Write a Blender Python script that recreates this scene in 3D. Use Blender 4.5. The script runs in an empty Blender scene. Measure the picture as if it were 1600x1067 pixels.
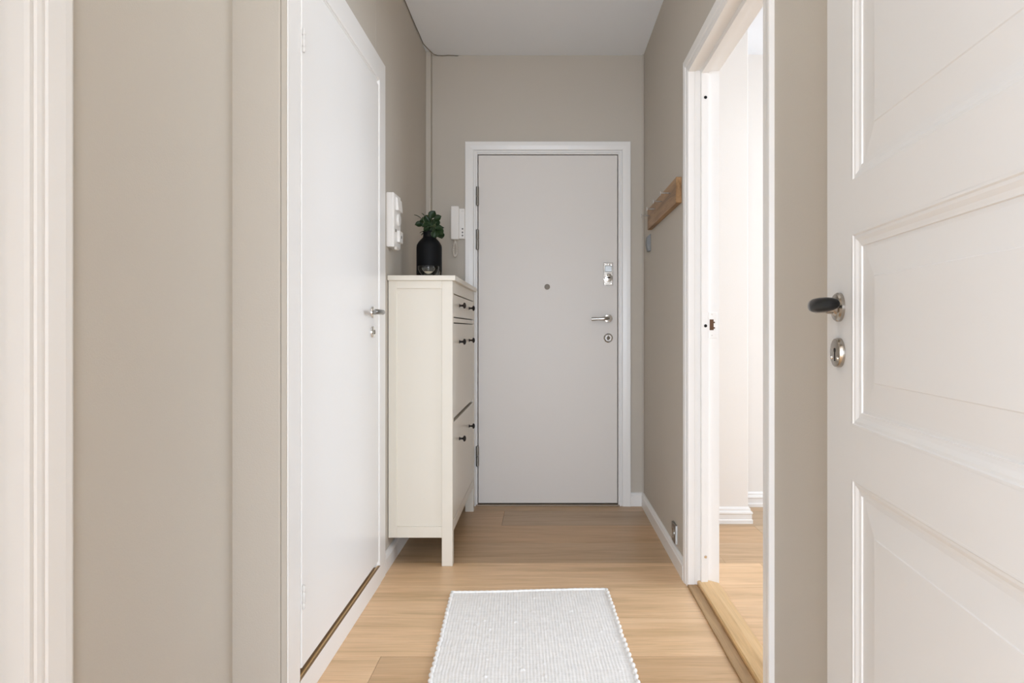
import bpy, bmesh, math, random
from mathutils import Vector, Matrix
random.seed(7)
S = bpy.context.scene
C = S.collection
PI = math.pi

# ------------------------------------------------------------------ helpers
WM = {}
def new():
    return bmesh.new()
def box(bm, x0, x1, y0, y1, z0, z1, bev=0.0, seg=1):
    r = bmesh.ops.create_cube(bm, size=1.0)
    vs = r['verts']
    sx, sy, sz = x1-x0, y1-y0, z1-z0
    for v in vs:
        v.co = Vector((x0+(v.co.x+.5)*sx, y0+(v.co.y+.5)*sy, z0+(v.co.z+.5)*sz))
    if bev > 0:
        es = list({e for v in vs for e in v.link_edges})
        bmesh.ops.bevel(bm, geom=es, offset=min(bev, abs(sx)*.45, abs(sy)*.45, abs(sz)*.45), segments=seg, affect='EDGES', profile=.6)
def frame_of(d):
    d = d.normalized()
    a = Vector((0, 0, 1)) if abs(d.z) < .9 else Vector((1, 0, 0))
    u = d.cross(a).normalized()
    return u, d.cross(u).normalized()
def tube(bm, pts, r, seg=16, sq=1.0, caps=True, up=None):
    """sweep a (possibly elliptical) section along pts; r number or list; sq squashes the second axis"""
    pts = [Vector(p) for p in pts]
    n = len(pts)
    rs = r if isinstance(r, (list, tuple)) else [r]*n
    rings = []
    pu = None
    for i, p in enumerate(pts):
        d = (pts[min(i+1, n-1)] - pts[max(i-1, 0)]).normalized()
        if up is not None:
            u = (Vector(up) - d*Vector(up).dot(d)).normalized(); w = d.cross(u)
        elif pu is None:
            u, w = frame_of(d)
        else:
            u = (pu - d*pu.dot(d)).normalized(); w = d.cross(u)
        pu = u
        ring = []
        for k in range(seg):
            a = 2*PI*k/seg
            ring.append(bm.verts.new(p + u*math.cos(a)*rs[i] + w*math.sin(a)*rs[i]*sq))
        rings.append(ring)
    for i in range(n-1):
        for k in range(seg):
            bm.faces.new((rings[i][k], rings[i][(k+1) % seg], rings[i+1][(k+1) % seg], rings[i+1][k]))
    if caps:
        bm.faces.new(rings[0][::-1]); bm.faces.new(rings[-1])
def lathe(bm, prof, c=(0, 0, 0), axis=(0, 0, 1), seg=40, closed=False):
    c = Vector(c); ax = Vector(axis).normalized(); u, w = frame_of(ax)
    rings = []
    for (r, h) in prof:
        if r < 1e-6:
            rings.append([bm.verts.new(c + ax*h)])
        else:
            rings.append([bm.verts.new(c + ax*h + (u*math.cos(2*PI*k/seg) + w*math.sin(2*PI*k/seg))*r) for k in range(seg)])
    pairs = list(zip(rings, rings[1:]))
    if closed: pairs.append((rings[-1], rings[0]))
    for a, b in pairs:
        for k in range(seg):
            k2 = (k+1) % seg
            if len(a) == 1 and len(b) == 1: continue
            if len(a) == 1: bm.faces.new((a[0], b[k], b[k2]))
            elif len(b) == 1: bm.faces.new((a[k], b[0], a[k2]))
            else: bm.faces.new((a[k], b[k], b[k2], a[k2]))
def prism(bm, poly, fn, t0, t1):
    """poly 2D points; fn(a,b,t)->3D"""
    A = [bm.verts.new(fn(a, b, t0)) for a, b in poly]
    B = [bm.verts.new(fn(a, b, t1)) for a, b in poly]
    n = len(poly)
    for i in range(n):
        bm.faces.new((A[i], A[(i+1) % n], B[(i+1) % n], B[i]))
    bm.faces.new(A[::-1]); bm.faces.new(B)
def casing(bm, prof, u0, u1, zt, fn, s0=1.0, s1=1.0, zb=0.0):
    """U-shaped mitred door casing. prof: (outward offset, height off wall); fn(u,z,p)->3D"""
    rows = []
    for o, p in prof:
        rows.append([bm.verts.new(fn(*q)) for q in ((u0-o*s0, zb, p), (u0-o*s0, zt+o, p), (u1+o*s1, zt+o, p), (u1+o*s1, zb, p))])
    n = len(rows)
    for i in range(n-1):
        for k in range(3):
            bm.faces.new((rows[i][k], rows[i][k+1], rows[i+1][k+1], rows[i+1][k]))
    for k in range(3):
        bm.faces.new((rows[-1][k], rows[-1][k+1], rows[0][k+1], rows[0][k]))
    bm.faces.new([r[0] for r in rows]); bm.faces.new([r[3] for r in rows][::-1])
def world(o):
    return WM.get(o.name, Matrix.Identity(4))
def mk(name, bm, mat, parent=None, smooth=None, local=False, label=None, sub=0):
    bmesh.ops.recalc_face_normals(bm, faces=bm.faces)
    me = bpy.data.meshes.new(name); bm.to_mesh(me); bm.free()
    me.materials.append(mat)
    o = bpy.data.objects.new(name, me); C.objects.link(o)
    if parent is not None:
        o.parent = parent
        WM[o.name] = world(parent)
        if not local: me.transform(world(parent).inverted())
    if smooth:
        me.shade_smooth() if hasattr(me, 'shade_smooth') else None
        try: me.set_sharp_from_angle(angle=math.radians(smooth))
        except Exception: pass
    if sub:
        m = o.modifiers.new('sub', 'SUBSURF'); m.levels = sub; m.render_levels = sub
    if label: o['label'] = label
    return o
def tag(o, label, cat, group=None, kind=None):
    o['label'] = label; o['category'] = cat
    if group: o['group'] = group
    if kind: o['kind'] = kind
    return o
def thing(name, loc, label, cat, group=None, kind=None, rz=0.0):
    o = bpy.data.objects.new(name, None); C.objects.link(o)
    o.empty_display_size = .05
    o.location = loc; o.rotation_euler = (0, 0, rz)
    WM[o.name] = Matrix.Translation(Vector(loc)) @ Matrix.Rotation(rz, 4, 'Z')
    return tag(o, label, cat, group, kind)

# ------------------------------------------------------------------ materials
def mat(name, col, rough=.5, metal=0.0, spec=.5, bump=None, var=None, coat=0, trans=0, ior=1.45):
    m = bpy.data.materials.new(name); m.use_nodes = True
    nt = m.node_tree; b = nt.nodes['Principled BSDF']
    b.inputs['Base Color'].default_value = (*col, 1)
    b.inputs['Roughness'].default_value = rough
    b.inputs['Metallic'].default_value = metal
    b.inputs['Specular IOR Level'].default_value = spec
    b.inputs['IOR'].default_value = ior
    b.inputs['Coat Weight'].default_value = coat
    b.inputs['Transmission Weight'].default_value = trans
    tc = nt.nodes.new('ShaderNodeNewGeometry')
    if bump:
        sc, st, dist = bump
        n = nt.nodes.new('ShaderNodeTexNoise'); n.inputs['Scale'].default_value = sc; n.inputs['Detail'].default_value = 3
        bp = nt.nodes.new('ShaderNodeBump'); bp.inputs['Strength'].default_value = st; bp.inputs['Distance'].default_value = dist
        nt.links.new(tc.outputs['Position'], n.inputs['Vector'])
        nt.links.new(n.outputs['Fac'], bp.inputs['Height']); nt.links.new(bp.outputs['Normal'], b.inputs['Normal'])
    if var:
        sc, amt = var
        n = nt.nodes.new('ShaderNodeTexNoise'); n.inputs['Scale'].default_value = sc; n.inputs['Detail'].default_value = 4
        r = nt.nodes.new('ShaderNodeMapRange'); r.inputs['To Min'].default_value = 1-amt; r.inputs['To Max'].default_value = 1+amt
        v = nt.nodes.new('ShaderNodeVectorMath'); v.operation = 'SCALE'; v.inputs[0].default_value = col
        nt.links.new(tc.outputs['Position'], n.inputs['Vector']); nt.links.new(n.outputs['Fac'], r.inputs['Value'])
        nt.links.new(r.outputs['Result'], v.inputs['Scale']); nt.links.new(v.outputs['Vector'], b.inputs['Base Color'])
    return m
def wood(name, c1, c2, c3, grain_axis='X', rough=.4, scale=1.0, attr=False, vec='pos'):
    m = bpy.data.materials.new(name); m.use_nodes = True
    nt = m.node_tree; L = nt.links; N = nt.nodes; b = N['Principled BSDF']
    b.inputs['Roughness'].default_value = rough; b.inputs['Specular IOR Level'].default_value = .35
    if attr:
        uv = N.new('ShaderNodeUVMap'); src = uv.outputs['UV']
    else:
        g = N.new('ShaderNodeNewGeometry'); src = g.outputs['Position']
    mp = N.new('ShaderNodeMapping'); L.new(src, mp.inputs['Vector'])
    s = {'X': (1.1, 14, 14), 'Y': (14, 1.1, 14), 'Z': (14, 14, 1.1)}[grain_axis]
    mp.inputs['Scale'].default_value = tuple(a*scale for a in s)
    n1 = N.new('ShaderNodeTexNoise'); n1.inputs['Scale'].default_value = 1.3; n1.inputs['Detail'].default_value = 5; n1.inputs['Roughness'].default_value = .6; n1.inputs['Distortion'].default_value = .9
    L.new(mp.outputs['Vector'], n1.inputs['Vector'])
    mp2 = N.new('ShaderNodeMapping'); L.new(src, mp2.inputs['Vector'])
    s2 = {'X': (6, 190, 190), 'Y': (190, 6, 190), 'Z': (190, 190, 6)}[grain_axis]
    mp2.inputs['Scale'].default_value = s2
    n2 = N.new('ShaderNodeTexNoise'); n2.inputs['Scale'].default_value = 1.0; n2.inputs['Detail'].default_value = 3
    L.new(mp2.outputs['Vector'], n2.inputs['Vector'])
    ramp = N.new('ShaderNodeValToRGB'); e = ramp.color_ramp.elements
    e[0].position = .3; e[0].color = (*c1, 1); e[1].position = .72; e[1].color = (*c3, 1)
    x = e.new(.5); x.color = (*c2, 1)
    L.new(n1.outputs['Fac'], ramp.inputs['Fac'])
    r = N.new('ShaderNodeMapRange'); r.inputs['From Min'].default_value = .25; r.inputs['From Max'].default_value = .75
    r.inputs['To Min'].default_value = .86; r.inputs['To Max'].default_value = 1.10
    L.new(n2.outputs['Fac'], r.inputs['Value'])
    v = N.new('ShaderNodeVectorMath'); v.operation = 'SCALE'
    L.new(ramp.outputs['Color'], v.inputs[0]); L.new(r.outputs['Result'], v.inputs['Scale'])
    out = v.outputs['Vector']
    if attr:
        a = N.new('ShaderNodeAttribute'); a.attribute_name = 'tone_shade'
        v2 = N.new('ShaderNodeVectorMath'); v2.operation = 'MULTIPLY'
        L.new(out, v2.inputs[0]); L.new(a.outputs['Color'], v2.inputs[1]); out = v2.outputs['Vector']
    L.new(out, b.inputs['Base Color'])
    bp = N.new('ShaderNodeBump'); bp.inputs['Strength'].default_value = .12; bp.inputs['Distance'].default_value = .001
    L.new(n2.outputs['Fac'], bp.inputs['Height']); L.new(bp.outputs['Normal'], b.inputs['Normal'])
    return m

M_wall = mat('taupe_wall_paint', (.525, .485, .425), .75, spec=.25, bump=(260, .22, .002), var=(1.6, .02))
M_room = mat('cream_wall_paint', (.78, .75, .71), .75, spec=.25, bump=(260, .15, .002))
M_ceil = mat('ceiling_paint', (.84, .875, .92), .85, spec=.2, bump=(220, .2, .002))
M_white = mat('white_gloss_paint', (.81, .80, .78), .30, spec=.5, bump=(60, .05, .002))
M_leaf = mat('white_brushed_paint', (.81, .80, .78), .33, spec=.5, bump=(45, .06, .002))
M_cab = mat('off_white_lacquer', (.735, .695, .61), .3, spec=.5, bump=(50, .03, .001))
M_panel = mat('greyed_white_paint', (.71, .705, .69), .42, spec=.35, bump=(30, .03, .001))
M_door = mat('entry_door_paint', (.73, .70, .665), .42, spec=.45, bump=(80, .04, .001))
M_plast = mat('white_plastic', (.82, .80, .77), .35)
M_plast2 = mat('grey_white_plastic', (.66, .64, .61), .45)
M_dkplast = mat('dark_grey_plastic', (.16, .155, .15), .4)
M_chrome = mat('polished_chrome', (.80, .79, .77), .10, metal=1)
M_lever = mat('worn_chrome', (.55, .54, .52), .22, metal=1, var=(60, .3))
M_nickel = mat('aged_nickel', (.46, .42, .37), .2, metal=1, var=(90, .12))
M_steel = mat('brushed_steel', (.36, .36, .35), .38, metal=1)
M_hinge = mat('dull_zinc', (.27, .25, .22), .45, metal=1)
M_peep = mat('bronze_peephole', (.22, .19, .155), .5, metal=.3)
M_black = mat('black_bakelite', (.006, .006, .006), .28, spec=.3)
M_knob = mat('dark_bronze', (.035, .03, .028), .35, metal=.6)
M_dark = mat('dark_cavity', (.02, .017, .015), .8)
M_brown = mat('raw_mortise_wood', (.10, .045, .018), .7)
M_vase = mat('matt_black_ceramic', (.0045, .0047, .0055), .6, spec=.18, bump=(60, .15, .001))
M_leafg = mat('dark_green_leaf', (.016, .036, .011), .42, spec=.3, var=(50, .25))
M_stem = mat('green_stem', (.05, .07, .03), .5)
M_glass = bpy.data.materials.new('clear_glass'); M_glass.use_nodes = True
_n = M_glass.node_tree.nodes; _l = M_glass.node_tree.links; _n.remove(_n['Principled BSDF'])
_t = _n.new('ShaderNodeBsdfTransparent'); _t.inputs['Color'].default_value = (.93, .94, .93, 1)
_g = _n.new('ShaderNodeBsdfGlossy'); _g.inputs['Roughness'].default_value = .03
_f = _n.new('ShaderNodeLayerWeight'); _f.inputs['Blend'].default_value = .34
_m = _n.new('ShaderNodeMixShader'); _l.new(_f.outputs['Fresnel'], _m.inputs['Fac']); _l.new(_t.outputs[0], _m.inputs[1]); _l.new(_g.outputs[0], _m.inputs[2])
_l.new(_m.outputs[0], _n['Material Output'].inputs['Surface'])
M_wax = mat('cream_wax', (.80, .68, .50), .45)
M_groove = mat('floor_gap', (.16, .105, .065), .8)
M_cablec = mat('cream_cable', (.70, .66, .60), .5)
M_crack = mat('dark_edge_line', (.22, .19, .15), .8)
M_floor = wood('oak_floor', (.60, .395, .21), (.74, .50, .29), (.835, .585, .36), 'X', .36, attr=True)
M_rack = wood('oiled_oak', (.17, .090, .036), (.30, .170, .075), (.42, .255, .125), 'Y', .5, scale=1.6)
M_sill = wood('lacquered_oak_sill', (.52, .32, .14), (.66, .43, .20), (.72, .49, .25), 'Y', .28)
M_sillraw = wood('raw_pine', (.30, .19, .09), (.42, .27, .14), (.50, .34, .18), 'Y', .6)

# rug
def rug_mat():
    m = bpy.data.materials.new('woven_cotton'); m.use_nodes = True
    nt = m.node_tree; L = nt.links; N = nt.nodes; b = N['Principled BSDF']
    b.inputs['Roughness'].default_value = .9; b.inputs['Specular IOR Level'].default_value = .1
    tc = N.new('ShaderNodeTexCoord')
    def noise(scale, vecscale, det=3):
        mp = N.new('ShaderNodeMapping'); mp.inputs['Scale'].default_value = vecscale
        L.new(tc.outputs['Object'], mp.inputs['Vector'])
        n = N.new('ShaderNodeTexNoise'); n.inputs['Scale'].default_value = scale; n.inputs['Detail'].default_value = det
        L.new(mp.outputs['Vector'], n.inputs['Vector']); return n.outputs['Fac']
    a = noise(1, (12, 120, 1)); c = noise(1, (150, 25, 1)); k = noise(1, (28, 60, 1), 2)
    r = N.new('ShaderNodeMapRange'); r.inputs['From Min'].default_value = .3; r.inputs['From Max'].default_value = .7
    r.inputs['To Min'].default_value = .90; r.inputs['To Max'].default_value = 1.0; L.new(a, r.inputs['Value'])
    r2 = N.new('ShaderNodeMapRange'); r2.inputs['From Min'].default_value = .72; r2.inputs['From Max'].default_value = .78
    r2.inputs['To Min'].default_value = 1.0; r2.inputs['To Max'].default_value = .72; L.new(k, r2.inputs['Value'])
    r3 = N.new('ShaderNodeMapRange'); r3.inputs['To Min'].default_value = .85; r3.inputs['To Max'].default_value = 1.1; L.new(c, r3.inputs['Value'])
    m1 = N.new('ShaderNodeMath'); m1.operation = 'MULTIPLY'; L.new(r.outputs[0], m1.inputs[0]); L.new(r2.outputs[0], m1.inputs[1])
    m2 = N.new('ShaderNodeMath'); m2.operation = 'MULTIPLY'; L.new(m1.outputs[0], m2.inputs[0]); L.new(r3.outputs[0], m2.inputs[1])
    v = N.new('ShaderNodeVectorMath'); v.operation = 'SCALE'; v.inputs[0].default_value = (.90, .885, .86)
    L.new(m2.outputs[0], v.inputs['Scale']); L.new(v.outputs[0], b.inputs['Base Color'])
    return m
M_rug = rug_mat()

# ------------------------------------------------------------------ dimensions (metres; camera at x=0,y=0)
CZ = 1.03
H = 2.625
XL, XR = -.679, .580          # corridor walls
YE = 3.76                     # end wall
XL2 = -.802                   # set-back left wall nearer the camera
YC = 1.66                     # wall corner on the left
XRR = .700                    # far face of the right wall (room side)

def struct(name, bm, m, label, cat, smooth=None):
    o = mk(name, bm, m, smooth=smooth); return tag(o, label, cat, kind='structure')

# floor: oak planks running across the corridor
bm = new()
uvl = bm.loops.layers.uv.new('UVMap'); tl = bm.loops.layers.color.new('tone_shade')
PW = .27
def plank(x0, x1, y0, y1, tone_shade, seed):
    g = .0006; zt = 0.0
    vs = [bm.verts.new(p) for p in ((x0+g, y0+g, zt), (x1-g, y0+g, zt), (x1-g, y1-g, zt), (x0+g, y1-g, zt))]
    lo = [bm.verts.new(v.co - Vector((0, 0, .004))) for v in vs]
    fs = [bm.faces.new(vs)]
    for i in range(4): fs.append(bm.faces.new((vs[i], lo[i], lo[(i+1) % 4], vs[(i+1) % 4])))
    for f in fs:
        for l in f.loops:
            l[uvl].uv = (l.vert.co.x + seed*3.71, l.vert.co.y + seed*1.93)
            l[tl] = (tone_shade[0], tone_shade[1], tone_shade[2], 1)
known = {5: [(-.222, .97, .90)], 3: [(-3.2, .93, .90), (1.3, .95, .95)], 2: [(-1.05, 1.0, 1.0)], 1: [(1.4, 1.02, 1.0)], 0: [(-.9, 1.0, 1.0)], -1: [(-.513, 1.04, .93)], 4: [(1.2, .95, 1.0)]}
sd = 0
for k in range(-23, 8):
    y0 = 2.03 + k*PW - 0.0; y1 = min(y0+PW, 3.80)
    if y0 > 3.79: break
    j = {5: -.222, 3: -1.4, 2: .95, 1: -1.1, 0: .9, -1: -.513, 4: 1.1}.get(k, random.uniform(-1.1, 1.1))
    xs = [j + 2.2*i for i in range(-2, 4)]
    xs = [-3.75] + [x for x in xs if -3.75 < x < 4.0] + [4.0]
    for i in range(len(xs)-1):
        sd += 1
        t = random.uniform(.93, 1.05); w = random.uniform(-.02, .02)
        if k == 3 and xs[i] < 0 < xs[i+1]: t = .99
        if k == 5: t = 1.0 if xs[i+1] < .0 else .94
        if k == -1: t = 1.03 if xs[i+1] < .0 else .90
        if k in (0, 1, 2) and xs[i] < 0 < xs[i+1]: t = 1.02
        if k >= 3: t *= .86  # far rows darkened: the hallway's dimming light painted into the plank colour
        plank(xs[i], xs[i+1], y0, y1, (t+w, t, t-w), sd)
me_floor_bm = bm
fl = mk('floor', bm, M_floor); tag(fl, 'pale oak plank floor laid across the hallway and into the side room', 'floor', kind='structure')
bm = new(); box(bm, -3.75, 4.0, -4.2, 3.80, -.05, -.002)
mk('floor_base', bm, M_groove, parent=fl)

# ceiling
bm = new(); box(bm, -3.75, 4.0, -4.2, 3.9, H, H+.1)
struct('ceiling', bm, M_ceil, 'plain white painted ceiling', 'ceiling')

# end wall (opening for the entry door is covered by the leaf; real hole cut)
D1L, D1R, D1T = -.385, .430, 2.045
bm = new()
box(bm, -.90, D1L-.004, YE, YE+.14, 0, H)
box(bm, D1R+.004, XRR, YE, YE+.14, 0, H)
box(bm, D1L-.004, D1R+.004, YE, YE+.14, D1T+.004, H)
struct('wall_end', bm, M_wall, 'taupe painted end wall around the entry door', 'wall')

# left wall: corridor part with closet door opening, then set-back part
D2N, D2F, D2T, D2B = 1.763, 2.575, 2.005, .095
bm = new()
box(bm, -.90, XL, D2F+.03, YE, 0, H, .003)
box(bm, -.90, XL, D2N-.03, D2F+.03, D2T+.03, H)
box(bm, XL2-.1, XL, YC, D2N-.03, 0, H, .004, 2)
struct('wall_left', bm, M_wall, 'taupe left corridor wall with its end face turned to the room', 'wall')
D4F, D4N, D4T = .990, .170, 2.05
bm = new()
box(bm, -.93, XL2, D4F+.02, YC+.01, 0, H)
box(bm, -.93, XL2, D4N-.02, D4F+.02, D4T+.02, H)
box(bm, -.93, XL2, .08, D4N-.02, 0, H)
struct('wall_left_near', bm, M_wall, 'set-back taupe wall on the left beside the nearest door casing', 'wall')

# right wall
D3N, D3F, D3T = 1.700, 2.580, 2.060
bm = new()
box(bm, XR, XRR, D3F+.015, YE, 0, H)
box(bm, XR, XRR, D3N-.015, D3F+.015, D3T+.015, H)
box(bm, XR, XRR, -.60, D3N-.015, 0, H)
struct('wall_right', bm, M_wall, 'taupe right corridor wall on both sides of the open doorway', 'wall')

# side room
bm = new()
box(bm, XRR, 1.085, 3.43, 3.9, 0, H, .003)
box(bm, 1.085, 4.0, 3.75, 3.9, 0, H)
struct('wall_room_far', bm, M_room, 'cream wall with a projecting corner seen through the open doorway', 'wall')
bm = new()
box(bm, 3.6, 3.75, -.6, 1.0, 0, H); box(bm, 3.6, 3.75, 3.3, 3.75, 0, H)
box(bm, 3.6, 3.75, 1.0, 3.3, 0, .7); box(bm, 3.6, 3.75, 1.0, 3.3, 2.35, H)
struct('wall_room_right', bm, M_room, 'cream wall with the window in the side room', 'wall')
bm = new(); box(bm, XRR, 3.75, -.75, -.6, 0, H)
struct('wall_room_near', bm, M_room, 'cream near wall of the side room', 'wall')
bm = new(); box(bm, XRR, XRR+.004, -.6, D3N-.015, 0, H); box(bm, XRR, XRR+.004, D3F+.015, 3.43, 0, H); box(bm, XRR, XRR+.004, D3N-.015, D3F+.015, D3T+.02, H)
struct('wall_room_left', bm, M_room, 'cream face of the corridor wall inside the side room', 'wall')

# living room behind the camera
bm = new()
box(bm, -3.75, -3.6, -4.2, -3.7, 0, H); box(bm, -3.75, -3.6, -1.1, .2, 0, H)
box(bm, -3.75, -3.6, -3.7, -1.1, 0, .6); box(bm, -3.75, -3.6, -3.7, -1.1, 2.4, H)
box(bm, -3.75, -.93, .08, .2, 0, H)
struct('wall_back_left', bm, M_wall, 'taupe left wall of the room behind the viewer', 'wall')
bm = new()
box(bm, 2.5, 2.6, -4.2, -.75, 0, H)
struct('wall_back_right', bm, M_wall, 'taupe right wall of the room behind the viewer', 'wall')
bm = new()
box(bm, -3.75, -2.3, -4.2, -4.05, 0, H); box(bm, 2.3, 2.6, -4.2, -4.05, 0, H)
box(bm, -2.3, 2.3, -4.2, -4.05, 0, .1); box(bm, -2.3, 2.3, -4.2, -4.05, 2.1, H)
struct('wall_back', bm, M_wall, 'taupe window wall of the room behind the viewer', 'wall')

def window(name, fn, w, z0, z1, label):
    t = thing(name, fn(0, 0, z0), label, 'window', kind='structure')
    b = new()
    def bx(a0, a1, za, zb):
        p = [fn(a, d, z) for a in (a0, a1) for d in (-.03, .03) for z in (za, zb)]
        xs, ys, zs = zip(*p); box(b, min(xs), max(xs), min(ys), max(ys), min(zs), max(zs), .004)
    bx(-w/2, -w/2+.06, z0, z1); bx(w/2-.06, w/2, z0, z1); bx(-w/2+.06, w/2-.06, z0, z0+.06); bx(-w/2+.06, w/2-.06, z1-.06, z1)
    bx(-.03, .03, z0+.06, z1-.06)
    mk('window_frame', b, M_white, t)
window('window_1', lambda a, d, z: (a, -4.12+d, z), 4.6, .1, 2.1, 'white framed window behind the viewer')
window('window_3', lambda a, d, z: (-3.68+d, -2.4+a, z), 2.6, .6, 2.4, 'white framed side window of the room behind the viewer')
window('window_2', lambda a, d, z: (3.68+d, 2.15+a, z), 2.3, .7, 2.35, 'white framed window of the side room')

# ------------------------------------------------------------------ baseboards
BB = [(0, 0), (.014, 0), (.014, .058), (.009, .064), (.013, .068), (.0115, .073), (.005, .078), (0, .079)]
def baseb(name, fn, t0, t1, label, prof=BB, miter=None):
    b = new(); prism(b, prof, fn, t0, t1)
    o = mk(name, b, M_white); return tag(o, label, 'baseboard', kind='structure')
baseb('baseboard_left', lambda a, z, t: (XL+a, t, z), 2.715, YE, 'white baseboard along the left wall running under the shoe cabinet')
baseb('baseboard_right', lambda a, z, t: (XR-a, t, z), 2.640, YE, 'white baseboard along the right wall below the coat rack')
baseb('baseboard_end', lambda a, z, t: (t, YE-a, z), .504, XR, 'short white baseboard between entry door casing and right corner')
BB2 = [(0, 0), (.020, 0), (.020, .018), (.016, .024), (.016, .048), (.020, .054), (.018, .062), (.010, .066), (.010, .076), (.004, .084), (0, .085)]
b = new()
# mitred around the outer corner
def wrapfn(b, prof):
    A = [b.verts.new((XRR, 3.43-a, z)) for a, z in prof]
    B = [b.verts.new((1.085+a, 3.43-a, z)) for a, z in prof]
    D = [b.verts.new((1.085+a, 3.75, z)) for a, z in prof]
    n = len(prof)
    for P, Q in ((A, B), (B, D)):
        for i in range(n): b.faces.new((P[i], P[(i+1) % n], Q[(i+1) % n], Q[i]))
    b.faces.new(A[::-1]); b.faces.new(D)
wrapfn(b, BB2)
tag(mk('baseboard_room_corner', b, M_white), 'stepped white baseboard wrapping the projecting corner in the side room', 'baseboard', kind='structure')
baseb('baseboard_room_far', lambda a, z, t: (t, 3.75-a, z), 1.105, 3.6, 'stepped white baseboard on the farthest wall of the side room', prof=BB2)

b = new(); box(b, XL+.0012, XL+.0145, YC+.004, YC+.0105, 0, 2.12)
struct('trim_5', b, M_wall, 'narrow taupe filler strip between left wall end and side door casing', 'trim')
# pipe casing in the far left corner, thin dark line along the ceiling edge
b = new(); box(b, XL, -.6506, 3.705, YE, 0, H, .003, 2)
struct('trim_1', b, M_wall, 'slim painted pipe casing in the far left corner from floor to ceiling', 'trim')
b = new()
pts = [(XL+.004, 1.7+.1*i, H-.003 - .002*math.sin(i*1.3)) for i in range(20)]
pts += [(XL+.02, 3.665, H-.004), (-.64, 3.735, H-.005)] + [(-.62+.03*i, YE-.003, H-.003-.002*math.sin(i*2)) for i in range(5)]
tube(b, pts, .0022, 6)
struct('trim_2', b, M_crack, 'thin dark line where left wall meets ceiling', 'trim')
b = new(); box(b, XR-.007, XR-.001, YE-.012, YE-.001, .08, H)
struct('trim_3', b, M_wall, 'thin painted bead down the far right corner', 'trim')

# ------------------------------------------------------------------ door hardware helpers
def rose(b, c, n, r, h=.007, oval=1.0):
    n = Vector(n)
    lathe(b, [(0, 0), (r, 0), (r, h*.45), (r*.93, h*.8), (r*.75, h), (0, h)], c, n, 40)
    if oval != 1.0:
        for v in b.verts: v.co.z = c[2] + (v.co.z-c[2])*oval
def hinge(b, x, y, z0, z1, r=.006, gaps=(.5,)):
    cuts = [0]+list(gaps)+[1]
    for i in range(len(cuts)-1):
        a = z0+(z1-z0)*cuts[i]+.0012; c = z0+(z1-z0)*cuts[i+1]-.0012
        lathe(b, [(0, a), (r*.8, a), (r, a+.0015), (r, c-.0015), (r*.8, c), (0, c)], (x, y, 0), (0, 0, 1), 18)
    lathe(b, [(0, z0), (r*.7, z0), (r*.7, z1), (0, z1)], (x, y, 0), (0, 0, 1), 12)

# ------------------------------------------------------------------ door 1: entry door
d1 = thing('door_1', ((D1L+D1R)/2, YE, 0), 'flat white entry door at the end of the hallway', 'door', kind='structure')
P1 = [(.002, -.06), (.002, .004), (.003, .006), (.009, .006), (.0095, .001), (.0120, .001), (.0125, .008), (.021, .0085), (.0215, .001), (.0245, .001), (.024, .011), (.028, .014), (.050, .017), (.070, .018), (.0735, .016), (.074, -.0)]
b = new(); casing(b, P1, D1L, D1R, D1T, lambda u, z, p: (u, YE-p, z))
mk('door_casing', b, M_white, d1)
b = new(); box(b, D1L+.0025, D1R-.0025, YE-.001, YE+.04, .016, D1T-.003, .0015)
leaf1 = mk('door_leaf', b, M_door, d1)
b = new(); box(b, D1L-.004, D1R+.004, YE+.045, YE+.10, 0, D1T+.004)
mk('gap_backing', b, M_dark, d1)  # near-black sheet, painted shade for the gaps around the leaf
b = new(); box(b, D1L-.01, D1R+.01, YE-.012, YE+.045, 0.0, .008, .002)
mk('door_sill', b, mat('sill_paint', (.33, .27, .21), .5), d1)
# X(px)= (px-850)/1008*y ; z from 514
def PX(px, y): return (px-850)/1008*y
def PZ(py, y): return CZ+(514-py)/1008*y
for (a, c) in ((321, 291), (390, 358), (729, 697)):
    b = new(); hinge(b, D1L-.0015, YE-.014, PZ(a, 3.74), PZ(c, 3.74), .0085)
    mk('hinge', b, M_hinge, d1, smooth=35)
# peephole
b = new(); c = (PX(855, 3.75), YE-.002, PZ(448, 3.75))
lathe(b, [(0, 0), (.0165, 0), (.016, .0035), (.010, .0045), (.009, .0025), (0, .002)], c, (0, -1, 0), 30)
mk('peephole', b, M_peep, d1, smooth=35)
# lock plate
lx = PX(950.5, 3.75); lz = PZ(428, 3.75)
b = new(); box(b, lx-.027, lx+.027, YE-.006, YE-.001, lz-.066, lz+.066, .0015)
lk = mk('deadbolt_lock', b, M_nickel, d1)
b = new(); box(b, lx-.021, lx+.021, YE-.010, YE-.005, lz+.012, lz+.048, .002); mk('lock_cover', b, M_steel, lk)
b = new(); lathe(b, [(0, 0), (.0255, 0), (.0255, .008), (.022, .013), (.012, .015), (0, .015)], (lx, YE-.005, lz-.022), (0, -1, 0), 40); mk('lock_cylinder', b, M_chrome, lk, smooth=30)
b = new(); box(b, lx-.011, lx+.011, YE-.0215, YE-.019, lz-.026, lz-.018, .001); mk('keyhole', b, M_dark, lk)
b = new()
for dx, dz in ((-.012, .056), (.002, .058), (.018, .053), (.019, -.055), (-.018, -.056)):
    lathe(b, [(0, 0), (.0035, 0), (.003, .002), (0, .0025)], (lx+dx, YE-.006, lz+dz), (0, -1, 0), 10)
mk('screw', b, M_chrome, lk, smooth=30)
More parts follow.
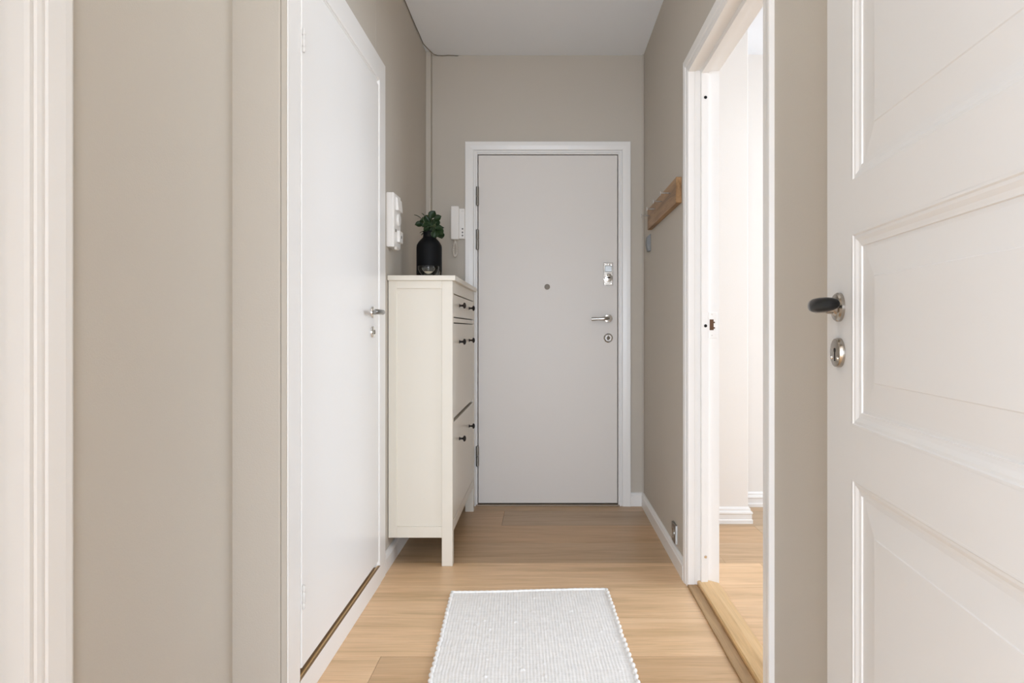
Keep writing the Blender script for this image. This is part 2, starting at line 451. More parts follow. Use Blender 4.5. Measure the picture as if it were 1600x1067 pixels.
# lever handle
hx, hz = PX(950.5, 3.75), PZ(497.5, 3.75)
b = new(); lathe(b, [(0, 0), (.0255, 0), (.0255, .004), (.022, .008), (.014, .009), (.012, .012), (0, .012)], (hx, YE-.002, hz), (0, -1, 0), 40)
hd = mk('door_handle', b, M_chrome, d1, smooth=30)
b = new(); tube(b, [(hx, YE-.01, hz), (hx, YE-.035, hz), (hx-.004, YE-.047, hz), (hx-.014, YE-.053, hz-.0005), (hx-.035, YE-.053, hz-.002), (hx-.062, YE-.052, hz-.003), (hx-.092, YE-.050, hz-.004), (hx-.101, YE-.050, hz-.004)],
     [.012, .0115, .013, .0145, .0125, .010, .0135, .012], 18, sq=.85)
mk('lever', b, M_lever, hd, smooth=45)
kz = PZ(528, 3.75)
b = new(); lathe(b, [(0, 0), (.0265, 0), (.0265, .004), (.022, .007), (.019, .005), (0, .005)], (hx, YE-.002, kz), (0, -1, 0), 40)
ks = mk('key_escutcheon', b, M_chrome, d1, smooth=30)
b = new(); tube(b, [(hx-.0095, YE-.009, kz-.001), (hx, YE-.0095, kz), (hx+.0095, YE-.009, kz-.001)], [.006, .010, .006], 14)
box(b, hx-.006, hx+.006, YE-.013, YE-.006, kz-.012, kz+.014, .002); mk('key_cylinder', b, M_hinge, ks, smooth=35)

# ------------------------------------------------------------------ door 2: closet door in left wall
d2 = thing('door_2', (XL, (D2N+D2F)/2, 0), 'flat white side door in the left wall with chrome lever handle', 'door', kind='structure')
XF = -.663
P2 = [(-.014, -.05), (-.014, .006), (-.011, .0065), (.002, .0065), (.003, .010), (.006, .010), (.0075, .0145), (.012, .016), (.100, .016), (.103, .014), (.103, 0)]
# inner edge of casing is D2N-? .. D2F ; p measured off XL
b = new()
F2 = lambda u, z, p: (XL+p, u, z)
for o_ in (0,):
    rows = []
    casing(b, P2, D2N+.002, D2F+.022, D2T+.022, F2, s0=.93, s1=1.0)
mk('door_casing', b, M_white, d2)
b = new(); box(b, XL-.035, XF-.0005, D2N+.004-.000, D2F+.006, .100, D2T+.004, .0015)
mk('door_leaf', b, M_leaf, d2)
b = new(); box(b, XL-.03, XF+.003, D2N-.012, D2F+.036, 0, .074, .0015)
mk('bottom_board', b, M_white, d2)
b = new(); box(b, XF-.0105, XF-.0045, D2N-.012, D2F+.03, .070, .0765, .0005); mk('door_sill', b, M_sill, d2)
b = new(); box(b, XF-.0045, XF+.002, D2N-.012, D2F+.03, .070, .0755); box(b, XF-.040, XF-.0105, D2N-.012, D2F+.03, .070, .0755); mk('sill_groove', b, mat('stained_edge', (.30, .20, .11), .6), d2)
b = new(); box(b, XL-.06, XL-.045, D2N-.02, D2F+.03, .02, 2.02); mk('gap_backing', b, M_dark, d2)  # near-black sheet behind the leaf, shade of its gaps put in as colour
for z0, z1 in ((PZ(81, 1.768), PZ(44, 1.768)), (PZ(952, 1.768), PZ(915, 1.768))):
    b = new(); hinge(b, XF+.0035, 1.771, z0, z1, .0045, (.25, .72))
    mk('hinge', b, M_plast2, d2, smooth=35)
hy = 2.490
hz = PZ(488, hy)
b = new(); rose(b, (XF, hy, hz), (1, 0, 0), .023, .008)
hd = mk('door_handle', b, M_chrome, d2, smooth=30)
b = new(); tube(b, [(XF+.005, hy, hz), (XF+.030, hy, hz), (XF+.040, hy-.004, hz), (XF+.044, hy-.014, hz), (XF+.044, hy-.05, hz), (XF+.043, hy-.112, hz), (XF+.042, hy-.116, hz)], [.0085, .008, .009, .0095, .0092, .009, .006], 18)
mk('lever', b, M_steel, hd, smooth=45)
kz = hz-.076
b = new(); rose(b, (XF, hy, kz), (1, 0, 0), .023, .008)
ks = mk('key_escutcheon', b, M_chrome, d2, smooth=30)
b = new(); lathe(b, [(0, 0), (.008, 0), (.008, .003), (0, .003)], (XF+.0075, hy, kz), (1, 0, 0), 20); mk('keyhole', b, M_hinge, ks)

# ------------------------------------------------------------------ door 3: open doorway in the right wall (frame only)
d3 = thing('door_3', (XR, (D3N+D3F)/2, 0), 'white door frame of the open doorway in the right wall', 'door', kind='structure')
P3 = [(-.0, .003), (.004, .0045), (.006, .0045), (.010, .007), (.022, .0075), (.024, .0055), (.028, .010), (.040, .012), (.050, .0135), (.055, .0125), (.057, .0)]
b = new(); casing(b, P3, D3N, D3F, D3T, lambda u, z, p: (XR-p, u, z), s0=1.35)
mk('door_casing', b, M_white, d3)
# jamb: stepped section (x, offset into opening is negative)
J = [(XR-.003, -.0), (XR+.022, -.0), (XR+.024, .006), (XR+.046, .006), (XR+.047, -.010), (XR+.0475, -.012), (XR+.073, -.012), (XR+.074, .003), (XR+.075, .004), (XR+.122, .004), (XR+.124, .018), (XR-.003, .018)]
b = new(); rows = []
for x, o in J:
    rows.append([b.verts.new(q) for q in ((x, D3N-o, 0), (x, D3N-o, D3T+o), (x, D3F+o, D3T+o), (x, D3F+o, 0))])
n = len(rows)
for i in range(n):
    for k in range(3): b.faces.new((rows[i][k], rows[i][k+1], rows[(i+1) % n][k+1], rows[(i+1) % n][k]))
b.faces.new([r[0] for r in rows]); b.faces.new([r[3] for r in rows][::-1])
jb = mk('door_jamb', b, M_white, d3)
b = new(); box(b, XR-.006, XR+.034, D3N-.01, D3F+.004, .0, .008, .003, 2)
mk('threshold_strip', b, M_sillraw, d3)
b = new(); prism(b, [(XR+.034, 0), (XR+.034, .018), (XR+.039, .022), (XR+.078, .024), (XR+.118, .014), (XR+.124, .009), (XR+.124, 0)], lambda a, z, t: (a, t, z), D3N-.015, D3F+.015)
mk('threshold', b, M_sill, d3)
# strike plate on far jamb
YJ = D3F+.004
sx0, sx1 = XR+.080, XR+.113
sz = PZ(508, YJ)
b = new(); box(b, sx0, sx1, YJ-.0018, YJ, sz-.052, sz+.052, .0015)
sp = mk('strike_plate', b, M_white, d3)
b = new(); box(b, sx0+.003, sx0+.019, YJ-.0025, YJ-.0015, sz-.020, sz+.023)
for q in (-.014, .008): box(b, sx0+.019, sx0+.024, YJ-.0025, YJ-.0015, sz+q, sz+q+.006)
mk('latch_slot', b, M_brown, sp)
b = new()
for q in (-.040, .043): lathe(b, [(0, 0), (.003, 0), (.002, .0012), (0, .0012)], ((sx0+sx1)/2-.004, YJ-.0018, sz+q), (0, -1, 0), 10)
mk('screw', b, M_plast2, sp)
for py, m in ((152, M_black), (509, M_black), (870, M_chrome)):
    b = new(); yy = D3F-.012
    lathe(b, [(0, 0), (.0065, 0), (.0055, .002), (0, .0022)], (PX(1102.5, yy), yy, PZ(py, yy)), (0, -1, 0), 16)
    mk('frame_plug', b, m, d3, label='black plug' if m is M_black else 'chrome screw')

# ------------------------------------------------------------------ door 4: nearest casing on the left
d4 = thing('door_4', (XL2, (D4N+D4F)/2, 0), 'white profiled door casing at the left edge of the view', 'door', kind='structure')
P4 = [(-.0, .004), (.006, .008), (.012, .008), (.016, .0055), (.019, .009), (.026, .011), (.031, .011), (.033, .0085), (.037, .013), (.060, .0155), (.070, .0165), (.084, .0165), (.090, .014), (.091, 0)]
b = new(); casing(b, P4, D4N, D4F, D4T, lambda u, z, p: (XL2+p, u, z))
mk('door_casing', b, M_white, d4)
J4 = [(XL2+.004, 0), (XL2-.024, 0), (XL2-.026, .012), (XL2-.125, .012), (XL2-.125, .022), (XL2+.004, .022)]
b = new(); rows = []
for x, o in J4:
    rows.append([b.verts.new(q) for q in ((x, D4N-o, 0), (x, D4N-o, D4T+o), (x, D4F+o, D4T+o), (x, D4F+o, 0))])
n = len(rows)
for i in range(n):
    for k in range(3): b.faces.new((rows[i][k], rows[i][k+1], rows[(i+1) % n][k+1], rows[(i+1) % n][k]))
b.faces.new([r[0] for r in rows]); b.faces.new([r[3] for r in rows][::-1])
mk('door_jamb', b, M_white, d4)
b = new(); box(b, XL2-.105, XL2-.065, D4N-.009, D4F+.009, .01, D4T+.009, .002)
mk('door_leaf', b, M_leaf, d4)

# ------------------------------------------------------------------ door 5: open panelled leaf on the right
ANG = math.atan(.0883)
fe = Vector((.505, 1.15))           # free edge, face towards the corridor
LW = .825
hg = fe - Vector((math.sin(ANG), math.cos(ANG)))*LW
# local frame: origin at hinge base, +X local points to the free edge, +Y local = out of the face (towards corridor)
d5 = thing('door_5', (hg.x, hg.y, 0), 'open white three-panel door standing close to the right wall', 'door', kind='structure', rz=PI/2-ANG)
# local +Y under this rotation points to -x world (corridor side)
T = .040
def ring(b, u0, u1, z0, z1, prof):
    rs = []
    for ins, dp in prof:
        dp *= .62
        rs.append([b.verts.new((u, dp, z)) for u, z in ((u0+ins, z0+ins), (u1-ins, z0+ins), (u1-ins, z1-ins), (u0+ins, z1-ins))])
    for A, B in zip(rs, rs[1:]):
        for i in range(4): b.faces.new((A[i], A[(i+1) % 4], B[(i+1) % 4], B[i]))
    b.faces.new(rs[-1])
PP = [(0, -.0002), (.0015, .0), (.004, .0), (.006, -.003), (.010, -.0035), (.016, -.008), (.021, -.0095), (.0235, -.0095), (.0245, -.0135), (.030, -.0135), (.074, -.0085), (.0755, -.0068), (.09, -.0066)]
yr = 1.15-.112*math.cos(ANG)
zs = [PZ(p, yr) for p in (746, 665.5, 364, 285.5)]     # rail edges from the bottom
HL = 2.055
ua, ub = .112, LW-.112
pans = [(.22, zs[0]), (zs[1], zs[2]), (zs[3], HL-.115)]
b = new()
def q4(u0, u1, z0, z1, y=0.0):
    b.faces.new([b.verts.new((u, y, z)) for u, z in ((u0, z0), (u1, z0), (u1, z1), (u0, z1))])
zb = .012
q4(0, ua, zb, HL); q4(ub, LW, zb, HL)
rz_ = [zb] + [z for p in pans for z in p] + [HL]
for i in range(0, len(rz_), 2): q4(ua, ub, rz_[i], rz_[i+1])
q4(0, LW, zb, HL, -T)
for (u, v) in ((0, 0), (LW, LW)):
    b.faces.new([b.verts.new((u, y, z)) for y, z in ((0, zb), (-T, zb), (-T, HL), (0, HL))])
for z in (zb, HL):
    b.faces.new([b.verts.new((u, y, z)) for u, y in ((0, 0), (LW, 0), (LW, -T), (0, -T))])
bmesh.ops.remove_doubles(b, verts=b.verts, dist=1e-5)
lf = mk('door_leaf', b, M_panel, d5, local=True)
for p in pans:
    b = new(); ring(b, ua, ub, p[0], p[1], PP); mk('door_panel', b, M_panel, lf, local=True)
hu = LW - .0605
hz = PZ(480, 1.09)
b = new(); lathe(b, [(0, 0), (.0245, 0), (.0245, .005), (.022, .008), (.016, .009), (.012, .013), (.0105, .022), (0, .022)], (hu, 0, hz), (0, 1, 0), 40)
hd = mk('door_handle', b, M_nickel, d5, smooth=30, local=True)
b = new(); tube(b, [(hu, .018, hz), (hu, .030, hz), (hu-.003, .040, hz)], [.0095, .0095, .010], 20)
mk('handle_neck', b, M_nickel, hd, smooth=40, local=True)
b = new()
gp = [(hu+.004, .030), (hu+.001, .038), (hu-.004, .045), (hu-.012, .050), (hu-.028, .051), (hu-.05, .049), (hu-.072, .046), (hu-.092, .043), (hu-.104, .041), (hu-.109, .040)]
tube(b, [(u, y, hz+.002) for u, y in gp], [.0045, .0070, .0085, .0098, .0114, .0120, .0116, .0098, .0068, .003], 24, sq=.62, up=(0, 0, 1))
mk('grip', b, M_black, hd, smooth=60, local=True, label='black oval grip')
kz = PZ(551, 1.09)
b = new(); lathe(b, [(0, 0), (.0250, 0), (.0250, .004), (.0235, .008), (.020, .0085), (0, .0085)], (hu, 0, kz), (0, 1, 0), 40)
ks = mk('key_escutcheon', b, M_nickel, d5, smooth=30, local=True)
b = new(); lathe(b, [(0, 0), (.0042, 0), (.0042, .0006), (0, .0006)], (hu, .0083, kz+.004), (0, 1, 0), 16)
box(b, hu-.0018, hu+.0018, .0083, .0090, kz-.014, kz+.002)
mk('keyhole', b, M_dark, ks, local=True)
b = new()
for du in (-.014, .014): lathe(b, [(0, 0), (.0032, 0), (.0024, .0016), (0, .002)], (hu+du, .0084, kz-.009), (0, 1, 0), 12)
mk('screw', b, M_chrome, ks, smooth=30, local=True)
for z in (.25, 1.75):
    b = new(); lathe(b, [(0, z), (.007, z), (.007, z+.09), (0, z+.09)], (-.004, .004, 0), (0, 0, 1), 16); mk('hinge', b, M_hinge, d5, smooth=35, local=True)
# post carrying that leaf
b = new(); box(b, hg.x+.0, XR, hg.y-.14, hg.y-.012, 0, H, .003)
struct('trim_4', b, M_white, 'white door post beside the viewer carrying the panelled door', 'trim')

b = new(); box(b, XL2, -.50, .05, .14, 0, H); box(b, -.50, hg.x, .05, .30, 2.12, H)
struct('wall_doorway', b, M_wall, 'taupe wall around the doorway the viewer stands in', 'wall')
# ------------------------------------------------------------------ shoe cabinet
CX0, CX1, CY0, CY1 = -.6645, -.397, 2.800, 3.675
cab = thing('shoe_cabinet', ((CX0+CX1)/2, (CY0+CY1)/2, 0), 'off-white slim shoe cabinet with dark knobs against the left wall', 'cabinet')
b = new(); box(b, -.677, -.383, 2.784, 3.679, 1.240, 1.262, .003, 2); mk('cabinet_top', b, M_cab, cab)
lw = .047
for y in (CY0, CY1-.04):
    b = new(); box(b, CX1-lw, CX1, y, y+.04, 0, 1.240, .0015); mk('leg', b, M_cab, cab)
for y in (CY0, CY1-.022):
    b = new()
    box(b, -.676, -.640, y, y+.022, .124, 1.240, .001)
    box(b, -.640, CX1-lw, y, y+.022, .124, .172, .001)
    box(b, -.640, CX1-lw, y, y+.022, 1.206, 1.240, .001)
    box(b, -.641, CX1-lw+.001, y+.010, y+.018, .170, 1.208)
    mk('side_panel', b, M_cab, cab)
b = new(); box(b, -.676, -.668, CY0+.02, CY1-.02, .124, 1.235); mk('back_panel', b, M_cab, cab)
for z in (.14, .615, 1.062):
    b = new(); box(b, -.668, CX1-.028, CY0+.02, CY1-.022, z, z+.014)
    mk('shelf', b, M_dark, cab)
y0, y1 = CY0+.04, CY1-.04
b = new(); box(b, CX1-.022, CX1-.001, y0, y1, .142, .186, .001); mk('bottom_rail', b, M_cab, cab)
b = new(); box(b, CX1-.022, CX1-.001, y0, y1, 1.187, 1.240, .001); mk('top_rail', b, M_cab, cab)
b = new(); box(b, CX1-.022, CX1-.001, y0, y1, 1.059, 1.079, .001); mk('middle_rail', b, M_cab, cab)
def knob(parent, y, z):
    b = new(); lathe(b, [(0, 0), (.0085, 0), (.0085, .0015), (.005, .004), (.0045, .014), (.007, .018), (.0135, .0205), (.0145, .024), (.012, .0285), (.006, .031), (0, .0315)], (CX1-.001, y, z), (1, 0, 0), 28)
    mk('knob', b, M_knob, parent, smooth=40)
def front(name, z0, z1, ky):
    b = new(); box(b, CX1-.020, CX1-.0015, y0+.0035, y1-.0035, z0, z1, .0012)
    f = mk(name, b, M_cab, cab)
    for y in (3.035, 3.425): knob(f, y, ky)
front('drawer', 1.084, 1.182, 1.140)
front('flap_door', .636, 1.054, .970)
front('flap_door', .190, .618, .515)

# ------------------------------------------------------------------ things on the cabinet
ZT = 1.262
vx, vy = -.548, 3.08
v = new()
VP_ = [(0, 0), (.052, 0), (.0585, .004), (.060, .012), (.060, .155), (.058, .168), (.050, .182), (.038, .196), (.030, .204), (.0285, .212), (.0285, .228), (.031, .232), (.029, .234), (.0255, .230), (.0255, .205), (.045, .178), (.054, .160), (.054, .012), (0, .008)]
lathe(v, VP_, (vx, vy, ZT), (0, 0, 1), 56)
tag(mk('bottle_vase', v, M_vase, smooth=40), 'matt black bottle-shaped vase standing on the shoe cabinet', 'vase')
# foliage
pl = thing('leafy_sprig', (vx, vy, ZT+.012), 'dark green round-leaved sprig standing in the black vase', 'plant')
def leafq(b, base, dirv, ln, wd, nrm, curl=.2):
    d = Vector(dirv).normalized(); n = Vector(nrm); n = (n - d*n.dot(d)).normalized(); s = d.cross(n)
    base = Vector(base); rows = []
    N_ = 7
    for i in range(N_):
        t = i/(N_-1)
        w = wd*.5*(math.sin(PI*t**1.15)**.55 if 0 < t < 1 else 0.06)
        c = base + d*ln*t + n*(-curl*ln*(t-.3)**2)
        rows.append([b.verts.new(c + s*w*k + n*(.22*wd*(abs(k))**1.5)) for k in (-1, -.5, 0, .5, 1)])
    for A, B in zip(rows, rows[1:]):
        for k in range(4): b.faces.new((A[k], A[k+1], B[k+1], B[k]))
base_px = [  # leaf centre (px,py), length m, width m, angle deg in view
    (676, 336, .040, .030, 60), (668, 342, .036, .034, 120), (684, 341, .036, .024, 30), (677, 349, .038, .032, 80),
    (662, 346, .038, .026, 165), (655, 351, .036, .025, 180), (653, 338, .034, .010, 145), (661, 335, .020, .007, 130),
    (686, 357, .036, .026, 10), (680, 361, .034, .030, -10), (672, 364, .036, .028, 200), (685, 366, .040, .030, -25),
    (663, 364, .032, .014, 200), (676, 370, .034, .028, -60), (689, 355, .028, .014, 5), (680, 352, .03, .026, 60), (670, 352, .03, .024, 150),
    (666, 358, .028, .018, 215), (660, 362, .026, .010, 190), (682, 347, .032, .027, 70), (668, 347, .033, .027, 110), (688, 363, .034, .027, -40), (679, 366, .034, .027, -100), (664, 353, .030, .024, 170), (692-3, 368, .030, .025, -70), (674, 357, .03, .026, 90)]
bs = new(); bl = new()
rr = random.Random(3)
top = Vector((vx, vy, ZT+.215))
mains = [Vector((vx-.030, vy-.01, ZT+.30)), Vector((vx+.012, vy+.012, ZT+.335)), Vector((vx+.038, vy-.008, ZT+.285))]
for mv in mains:
    bse = Vector((vx+(mv.x-vx)*.2, vy, ZT+.02))
    tube(bs, [bse, Vector((vx+(mv.x-vx)*.25, vy, ZT+.21)), (mv+top)/2+Vector((.003, 0, .004)), mv], [.0028, .0025, .002, .0014], 8)
for i, (px, py, ln, wd, ang) in enumerate(base_px):
    ln *= 1.12; wd *= 1.42 if wd > .016 else 1.1
    yy = vy + rr.uniform(-.03, .025)
    cpos = Vector((PX(px, yy), yy, PZ(py, yy)))
    a = math.radians(ang)
    d = Vector((math.cos(a), rr.uniform(-.45, .25), math.sin(a)))
    n = Vector((rr.uniform(-.3, .5), -1, rr.uniform(.1, .8)))
    if wd < .016: n = Vector((.2, -.3, 1))
    bp_ = cpos - d.normalized()*ln*.5
    leafq(bl, bp_, d, ln, wd, n, .35)
    near = min(mains, key=lambda m_: (m_-bp_).length)
    f = .75
    att = top.lerp(near, f) if (top.lerp(near, f)-bp_).length < (near-bp_).length else near
    tube(bs, [att, (att+bp_)/2+Vector((0, 0, -.003)), bp_], [.0016, .0013, .001], 6)
mk('stem', bs, M_stem, pl)
o = mk('foliage', bl, M_leafg, pl, smooth=180, sub=1)
md = o.modifiers.new('thick', 'SOLIDIFY'); md.thickness = .0008

def glass_bowl(name, x, y, r, h, label, group=None):
    g = new()
    prof = [(0, 0), (r*.50, 0), (r*.54, .0015), (r*.55, h*.12), (r*.64, h*.22), (r*.86, h*.46), (r*.98, h*.75), (r, h*.98), (r*.985, h), (r*.96, h*.98), (r*.94, h*.76), (r*.82, h*.49), (r*.60, h*.26), (r*.48, h*.15), (0, h*.13)]
    old = [(0, 0), (r*.52, 0), (r*.56, .002), (r*.55, h*.14), (r*.62, h*.26), (r*.86, h*.50), (r*.98, h*.75), (r, h*.97), (r*.985, h), (r*.955, h*.985), (r*.93, h*.76), (r*.80, h*.53), (r*.55, h*.32), (r*.3, h*.27), (0, h*.26)]
    lathe(g, prof, (x, y, ZT), (0, 0, 1), 48)
    return tag(mk(name, g, M_glass, smooth=60), label, 'candle holder', group)
gx, gy = PX(669.5, 2.90), 2.90
glass_bowl('glass_bowl', gx, gy, .047, .050, 'small clear glass bowl holding a candle in front of the black vase')
w = new(); lathe(w, [(0, 0), (.0215, 0), (.022, .001), (.022, .0175), (.021, .0185), (0, .0175)], (gx-.002, gy, ZT+.0070), (0, 0, 1), 30)
cd = mk('tealight_candle', w, M_wax, smooth=40); tag(cd, 'cream tealight candle inside the small clear glass bowl', 'candle')
w = new(); tube(w, [(gx-.002, gy, ZT+.0245), (gx-.001, gy, ZT+.032)], .0008, 6); mk('wick', w, M_dark, cd)
g = new()
x2, y2 = PX(684, 3.0), 2.985
lathe(g, [(0, 0), (.014, 0), (.016, .003), (.0165, .010), (.021, .030), (.0225, .037), (.0215, .038), (.0195, .030), (.014, .010), (0, .007)], (x2, y2, ZT), (0, 0, 1), 36)
tag(mk('glass_votive', g, M_glass, smooth=60), 'tiny flared clear glass partly hidden behind the candle bowl', 'glass')

# ------------------------------------------------------------------ entry phone
ep = thing('entry_phone', (-.50, YE, 1.55), 'white wall-mounted entry phone with coiled cord beside the entry door casing', 'phone')
b = new(); box(b, -.541, -.459, YE-.030, YE, PZ(373, 3.73), PZ(325.5, 3.73), .005, 3); mk('phone_base', b, M_plast, ep)
z0, z1 = PZ(374, 3.70), PZ(322, 3.70)
b = new()
box(b, PX(704, 3.69), PX(716.5, 3.69), YE-.066, YE-.040, z0, z1, .006, 3)
box(b, PX(705, 3.69), PX(716, 3.69), YE-.045, YE-.029, z1-.045, z1-.002, .004, 2)
box(b, PX(705, 3.69), PX(716, 3.69), YE-.045, YE-.029, z0+.002, z0+.045, .004, 2)
mk('handset', b, M_plast, ep)
for py in (357.5, 363, 368):
    b = new(); lathe(b, [(0, 0), (.0048, 0), (.0042, .003), (0, .003)], (PX(722.6, 3.73), YE-.030, PZ(py, 3.73)), (0, -1, 0), 14)
    mk('button', b, M_dkplast, ep)
b = new(); box(b, PX(721, 3.73), PX(725, 3.73), YE-.0308, YE-.0295, PZ(330.2, 3.73), PZ(329.2, 3.73)); mk('name_slot', b, M_plast2, ep)
b = new()
cz = PZ(388, 3.71); pts = []
path = []
xA, xB = PX(710.5, 3.71), PX(713.5, 3.71)
zt_ = PZ(374, 3.71); zl = PZ(400, 3.71)
NT = 26
for i in range(NT*10+1):
    t = i/(NT*10)
    a = t*PI*2
    # teardrop loop
    cx = PX(710.5, 3.71) + .0135*math.sin(a)*(.6+.4*math.sin(PI*t)) + .006*t
    zz = zt_ - .012 - (zt_-.012-zl)*.5*(1-math.cos(a))
    if t > .93: zz = zz
    ph = 2*PI*i/10
    tan = Vector((math.cos(a), 0, -math.sin(a)*1.6)).normalized()
    nn = Vector((tan.z, 0, -tan.x))
    path.append(Vector((cx, YE-.050, zz)) + nn*.0050*math.cos(ph) + Vector((0, 1, 0))*.0050*math.sin(ph))
path = [Vector((PX(710.5, 3.71), YE-.050, zt_+.003))] + path
tube(b, path, .0021, 6); mk('coiled_cord', b, M_cablec, ep, smooth=60)

# ------------------------------------------------------------------ white wall unit with dial on left wall
wu = thing('wall_control_unit', (XL, 2.85, 1.50), 'white plastic wall unit with round dial above the shoe cabinet', 'wall unit')
yn, yf = 2.775, 2.895
zt_, zb_ = PZ(300, yn), PZ(385, yn)
xo = PX(614, yn)
b = new()
prism(b, [(XL, yn), (xo, yn), (xo+.004, yn+.006), (xo+.006, yf), (XL, yf)], lambda a, c, t: (a, c, t), zb_, zt_)
bmesh.ops.bevel(b, geom=list(b.edges), offset=.0025, segments=2, affect='EDGES')
mk('unit_body', b, M_plast, wu)
xs_ = xo+.005
b = new(); prism(b, [(xs_, zt_-.012), (xs_+.008, zt_-.020), (xs_+.013, zt_-.072), (xs_, zt_-.072)], lambda a, c, t: (a, t, c), yn+.030, yf-.010)
mk('cover_flap', b, M_plast, wu)
b = new(); lathe(b, [(0, 0), (.027, 0), (.027, .005), (.024, .009), (0, .0095)], (xs_, (yn+yf)/2+.012, PZ(344, 2.85)), (1, 0, 0), 36); mk('dial', b, M_plast, wu, smooth=35)
b = new(); box(b, xs_, xs_+.013, yn+.050, yf-.004, PZ(380, 2.86), PZ(362, 2.86), .002); kp = mk('key_module', b, M_plast, wu)
b = new(); box(b, xs_+.012, xs_+.0145, yn+.075, yn+.090, PZ(373, 2.86), PZ(369, 2.86)); mk('button', b, M_hinge, kp)
b = new(); box(b, xs_-.001, xs_+.002, yn+.022, yn+.038, PZ(363, 2.82), PZ(359, 2.82)); mk('indicator', b, M_hinge, wu)
b = new(); box(b, xo-.002, xo+.009, yn+.030, yn+.075, zb_-.010, zb_+.004, .002); mk('cable_clip', b, M_cablec, wu)

# thin cable in the corner above the plant
b = new(); xq = PX(671.6, 3.672)
tube(b, [(xq+.002, 3.676, PZ(309, 3.67)), (xq+.0005, 3.674, PZ(316, 3.67)), (xq-.0005, 3.674, PZ(330, 3.67)), (xq, 3.674, 1.30)], .0016, 8)
tag(mk('loose_cable', b, M_cablec), 'thin pale cable end rising behind the plant in the corner', 'cable')

# ------------------------------------------------------------------ coat rack
rk = thing('coat_rack', (XR, 3.09, 1.56), 'oak board coat rack with four metal pegs on right wall', 'coat rack')
b = new(); box(b, .556, XR, 2.717, 3.470, 1.562, 1.671, .0015); mk('rack_board', b, M_rack, rk)
for y in (2.845, 3.03, 3.22, 3.41):
    b = new()
    tube(b, [(.557, y, 1.629), (.5145, y, 1.629)], .0034, 12)
    pg = mk('peg', b, M_lever, rk, smooth=40)
    b = new(); lathe(b, [(0, 0), (.0105, 0), (.011, .001), (.0105, .002), (0, .002)], (.5135, y, 1.629), (1, 0, 0), 24); mk('peg_disc', b, M_lever, pg, smooth=30)

# small curved metal plate under the rack
y0_ = 3.50
b = new()
pts = []
zc = PZ(380, 3.53)
prof = [(0, -.044), (.012, -.046), (.018, -.030), (.021, -.008), (.021, .014), (.018, .034), (.004, .047), (0, .047)]
prism(b, [(XR-.0-a, zc+c) for a, c in prof], lambda a, c, t: (a, t, c), 3.502, 3.555)
bmesh.ops.bevel(b, geom=list(b.edges), offset=.0015, segments=2, affect='EDGES')
tag(mk('wall_plate', b, mat('grey_metal', (.20, .20, .195), .4, metal=.6)), 'small curved grey metal plate on right wall under the coat rack', 'wall plate')

# socket
so = thing('wall_socket', (XR, 2.855, .12), 'grey metal power socket low on right wall near the doorway casing', 'socket')
sy0, sy1 = 2.805, 2.885; s_z0, s_z1 = .093, .173
b = new(); prism(b, [(XR, sy0), (XR-.008, sy0+.002), (XR-.0105, sy0+.008), (XR-.0105, sy1-.008), (XR-.008, sy1-.002), (XR, sy1)], lambda a, c, t: (a, c, t), s_z0, s_z1)
sf = mk('socket_plate', b, M_steel, so)
b = new(); lathe(b, [(.022, 0), (.022, .0012), (.0195, .0012), (.0185, -.001)], (XR-.0105, (sy0+sy1)/2, (s_z0+s_z1)/2), (-1, 0, 0), 32)
mk('socket_ring', b, M_chrome, so, smooth=40)
b = new(); lathe(b, [(0, 0), (.0185, 0), (.0185, .0006), (0, .0006)], (XR-.0105, (sy0+sy1)/2, (s_z0+s_z1)/2), (-1, 0, 0), 32)
mk('socket_insert', b, M_hinge, so)

# ------------------------------------------------------------------ rug
rg = thing('cotton_rug', (-.030, 1.90, 0), 'off-white woven cotton runner lying on the oak floor', 'rug', rz=math.radians(2.35))
RW, Y0, Y1 = .603, -.75, .625
b = new()
nx, ny = 230, 540
rr = random.Random(5)
from mathutils import noise as mn
cols = []
rowamp = [rr.uniform(.6, 1.3) for _ in range(ny+1)]
for j in range(ny+1):
    yl = Y0+(Y1-Y0)*j/ny
    row = []
    wob = .004*mn.noise(Vector((0, yl*14, 3)))
    for i in range(nx+1):
        xl = -RW/2+RW*i/nx
        xx = xl + wob*(abs(xl)/(RW/2))*(1 if xl > 0 else -1)
        z = .0052 + .0013*math.cos(i*PI*.5)*(.55+.45*math.cos(j*2*PI/4 + (i//4 % 2)*PI))*rowamp[j] + .0012*mn.noise(Vector((xl*9, yl*9, 0))) + .0007*mn.noise(Vector((xl*60, yl*60, 4)))
        k = mn.noise(Vector((xl*45, yl*60, 9)))
        if k > .48: z += (k-.48)*.010
        edge = min(i, nx-i, (ny-j))
        if edge < 2: z *= .5
        yb = .004*math.sin(xl*9)+.002*mn.noise(Vector((xl*20, 1, 1))) if j > ny-30 else 0
        row.append(b.verts.new((xx, yl + yb*(j-ny+30)/30 if j > ny-30 else yl, z)))
    cols.append(row)
for j in range(ny):
    for i in range(nx):
        b.faces.new((cols[j][i], cols[j][i+1], cols[j+1][i+1], cols[j+1][i]))
wv = mk('woven_field', b, M_rug, rg, local=True, smooth=180)
for s in (-1, 1):
    b = new(); pts = []; rs = []
    n = 300
    for i in range(n+1):
        yl = Y0+(Y1-Y0-.004)*i/n
        wob = .004*mn.noise(Vector((0, yl*14, 3)))
        ph = i*.9
        pts.append((s*(RW/2+wob+.0015*math.sin(ph)), yl, .0062+.0008*math.cos(ph))); rs.append(.0058+.0013*math.sin(ph*1.0+1)+.0006*mn.noise(Vector((yl*40, s, 0))))
    tube(b, pts, rs, 10); mk('edge_cord', b, M_rug, rg, local=True, smooth=180)
b = new(); pts = []; rs = []
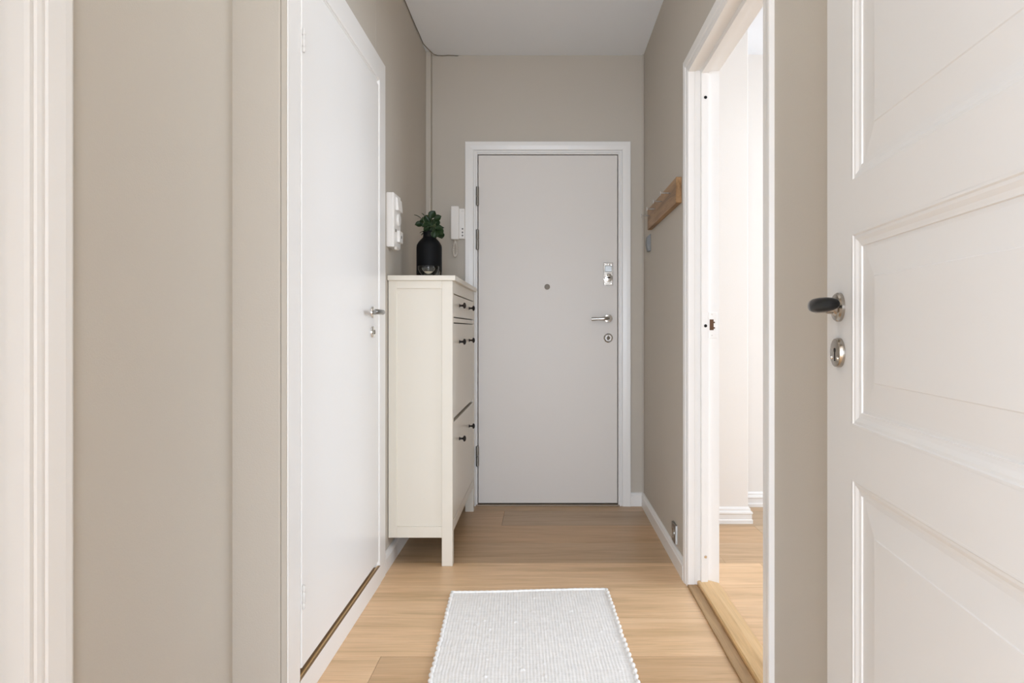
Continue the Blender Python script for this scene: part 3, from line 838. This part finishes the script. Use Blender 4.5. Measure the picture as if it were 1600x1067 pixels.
for i in range(161):
    xl = -RW/2+RW*i/160
    pts.append((xl, Y1+.004*math.sin(xl*9)+.002*mn.noise(Vector((xl*20, 1, 1))), .0060)); rs.append(.0052+.0005*math.sin(i*1.1))
tube(b, pts, rs, 10); mk('end_hem', b, M_rug, rg, local=True, smooth=180)

# ------------------------------------------------------------------ light
def area(name, loc, rot, sx, sy, e, col):
    l = bpy.data.lights.new(name, 'AREA'); l.shape = 'RECTANGLE'; l.size = sx; l.size_y = sy; l.energy = e; l.color = col
    o = bpy.data.objects.new(name, l); C.objects.link(o); o.location = loc; o.rotation_euler = rot
    return o
area('daylight_back_window', (0, -4.3, 1.1), (PI/2, 0, 0), 4.6, 2.0, 410, (.855, .965, 1.12))
area('daylight_left_window', (-3.85, -2.4, 1.5), (0, -PI/2, 0), 1.8, 2.6, 150, (.855, .965, 1.13))
area('daylight_room_window', (3.85, 2.15, 1.55), (0, PI/2, 0), 1.65, 2.3, 92, (.885, .985, 1.12))
l = bpy.data.lights.new('hall_fill_light', 'POINT'); l.shadow_soft_size = .16; l.energy = 5.5; l.color = (1.0, .99, .97)  # unseen fill light added to brighten the hall, no fixture
o = bpy.data.objects.new('hall_fill_light', l); C.objects.link(o); o.location = (-.10, 1.25, 2.30)
w = bpy.data.worlds.new('sky'); S.world = w; w.use_nodes = True
w.node_tree.nodes['Background'].inputs['Color'].default_value = (.80, .88, 1.0, 1)
w.node_tree.nodes['Background'].inputs['Strength'].default_value = 1.0

# ------------------------------------------------------------------ camera
cd = bpy.data.cameras.new('camera'); co = bpy.data.objects.new('camera', cd); C.objects.link(co)
co.location = (0, 0, CZ); co.rotation_euler = (PI/2, 0, 0)
cd.sensor_width = 36; cd.lens = 1008/1600*36; cd.shift_x = -50/1600; cd.shift_y = -19.5/1600; cd.clip_start = .02
S.camera = co
S.view_settings.view_transform = 'Standard'; S.view_settings.look = 'None'; S.view_settings.gamma = 1
S.view_settings.use_curve_mapping = False
S.view_settings.exposure = 0.0
S.cycles.use_denoising = True
S.cycles.max_bounces = 12; S.cycles.diffuse_bounces = 8; S.cycles.glossy_bounces = 6; S.cycles.transmission_bounces = 8
S.cycles.caustics_reflective = False; S.cycles.caustics_refractive = False
S.cycles.sample_clamp_indirect = 6
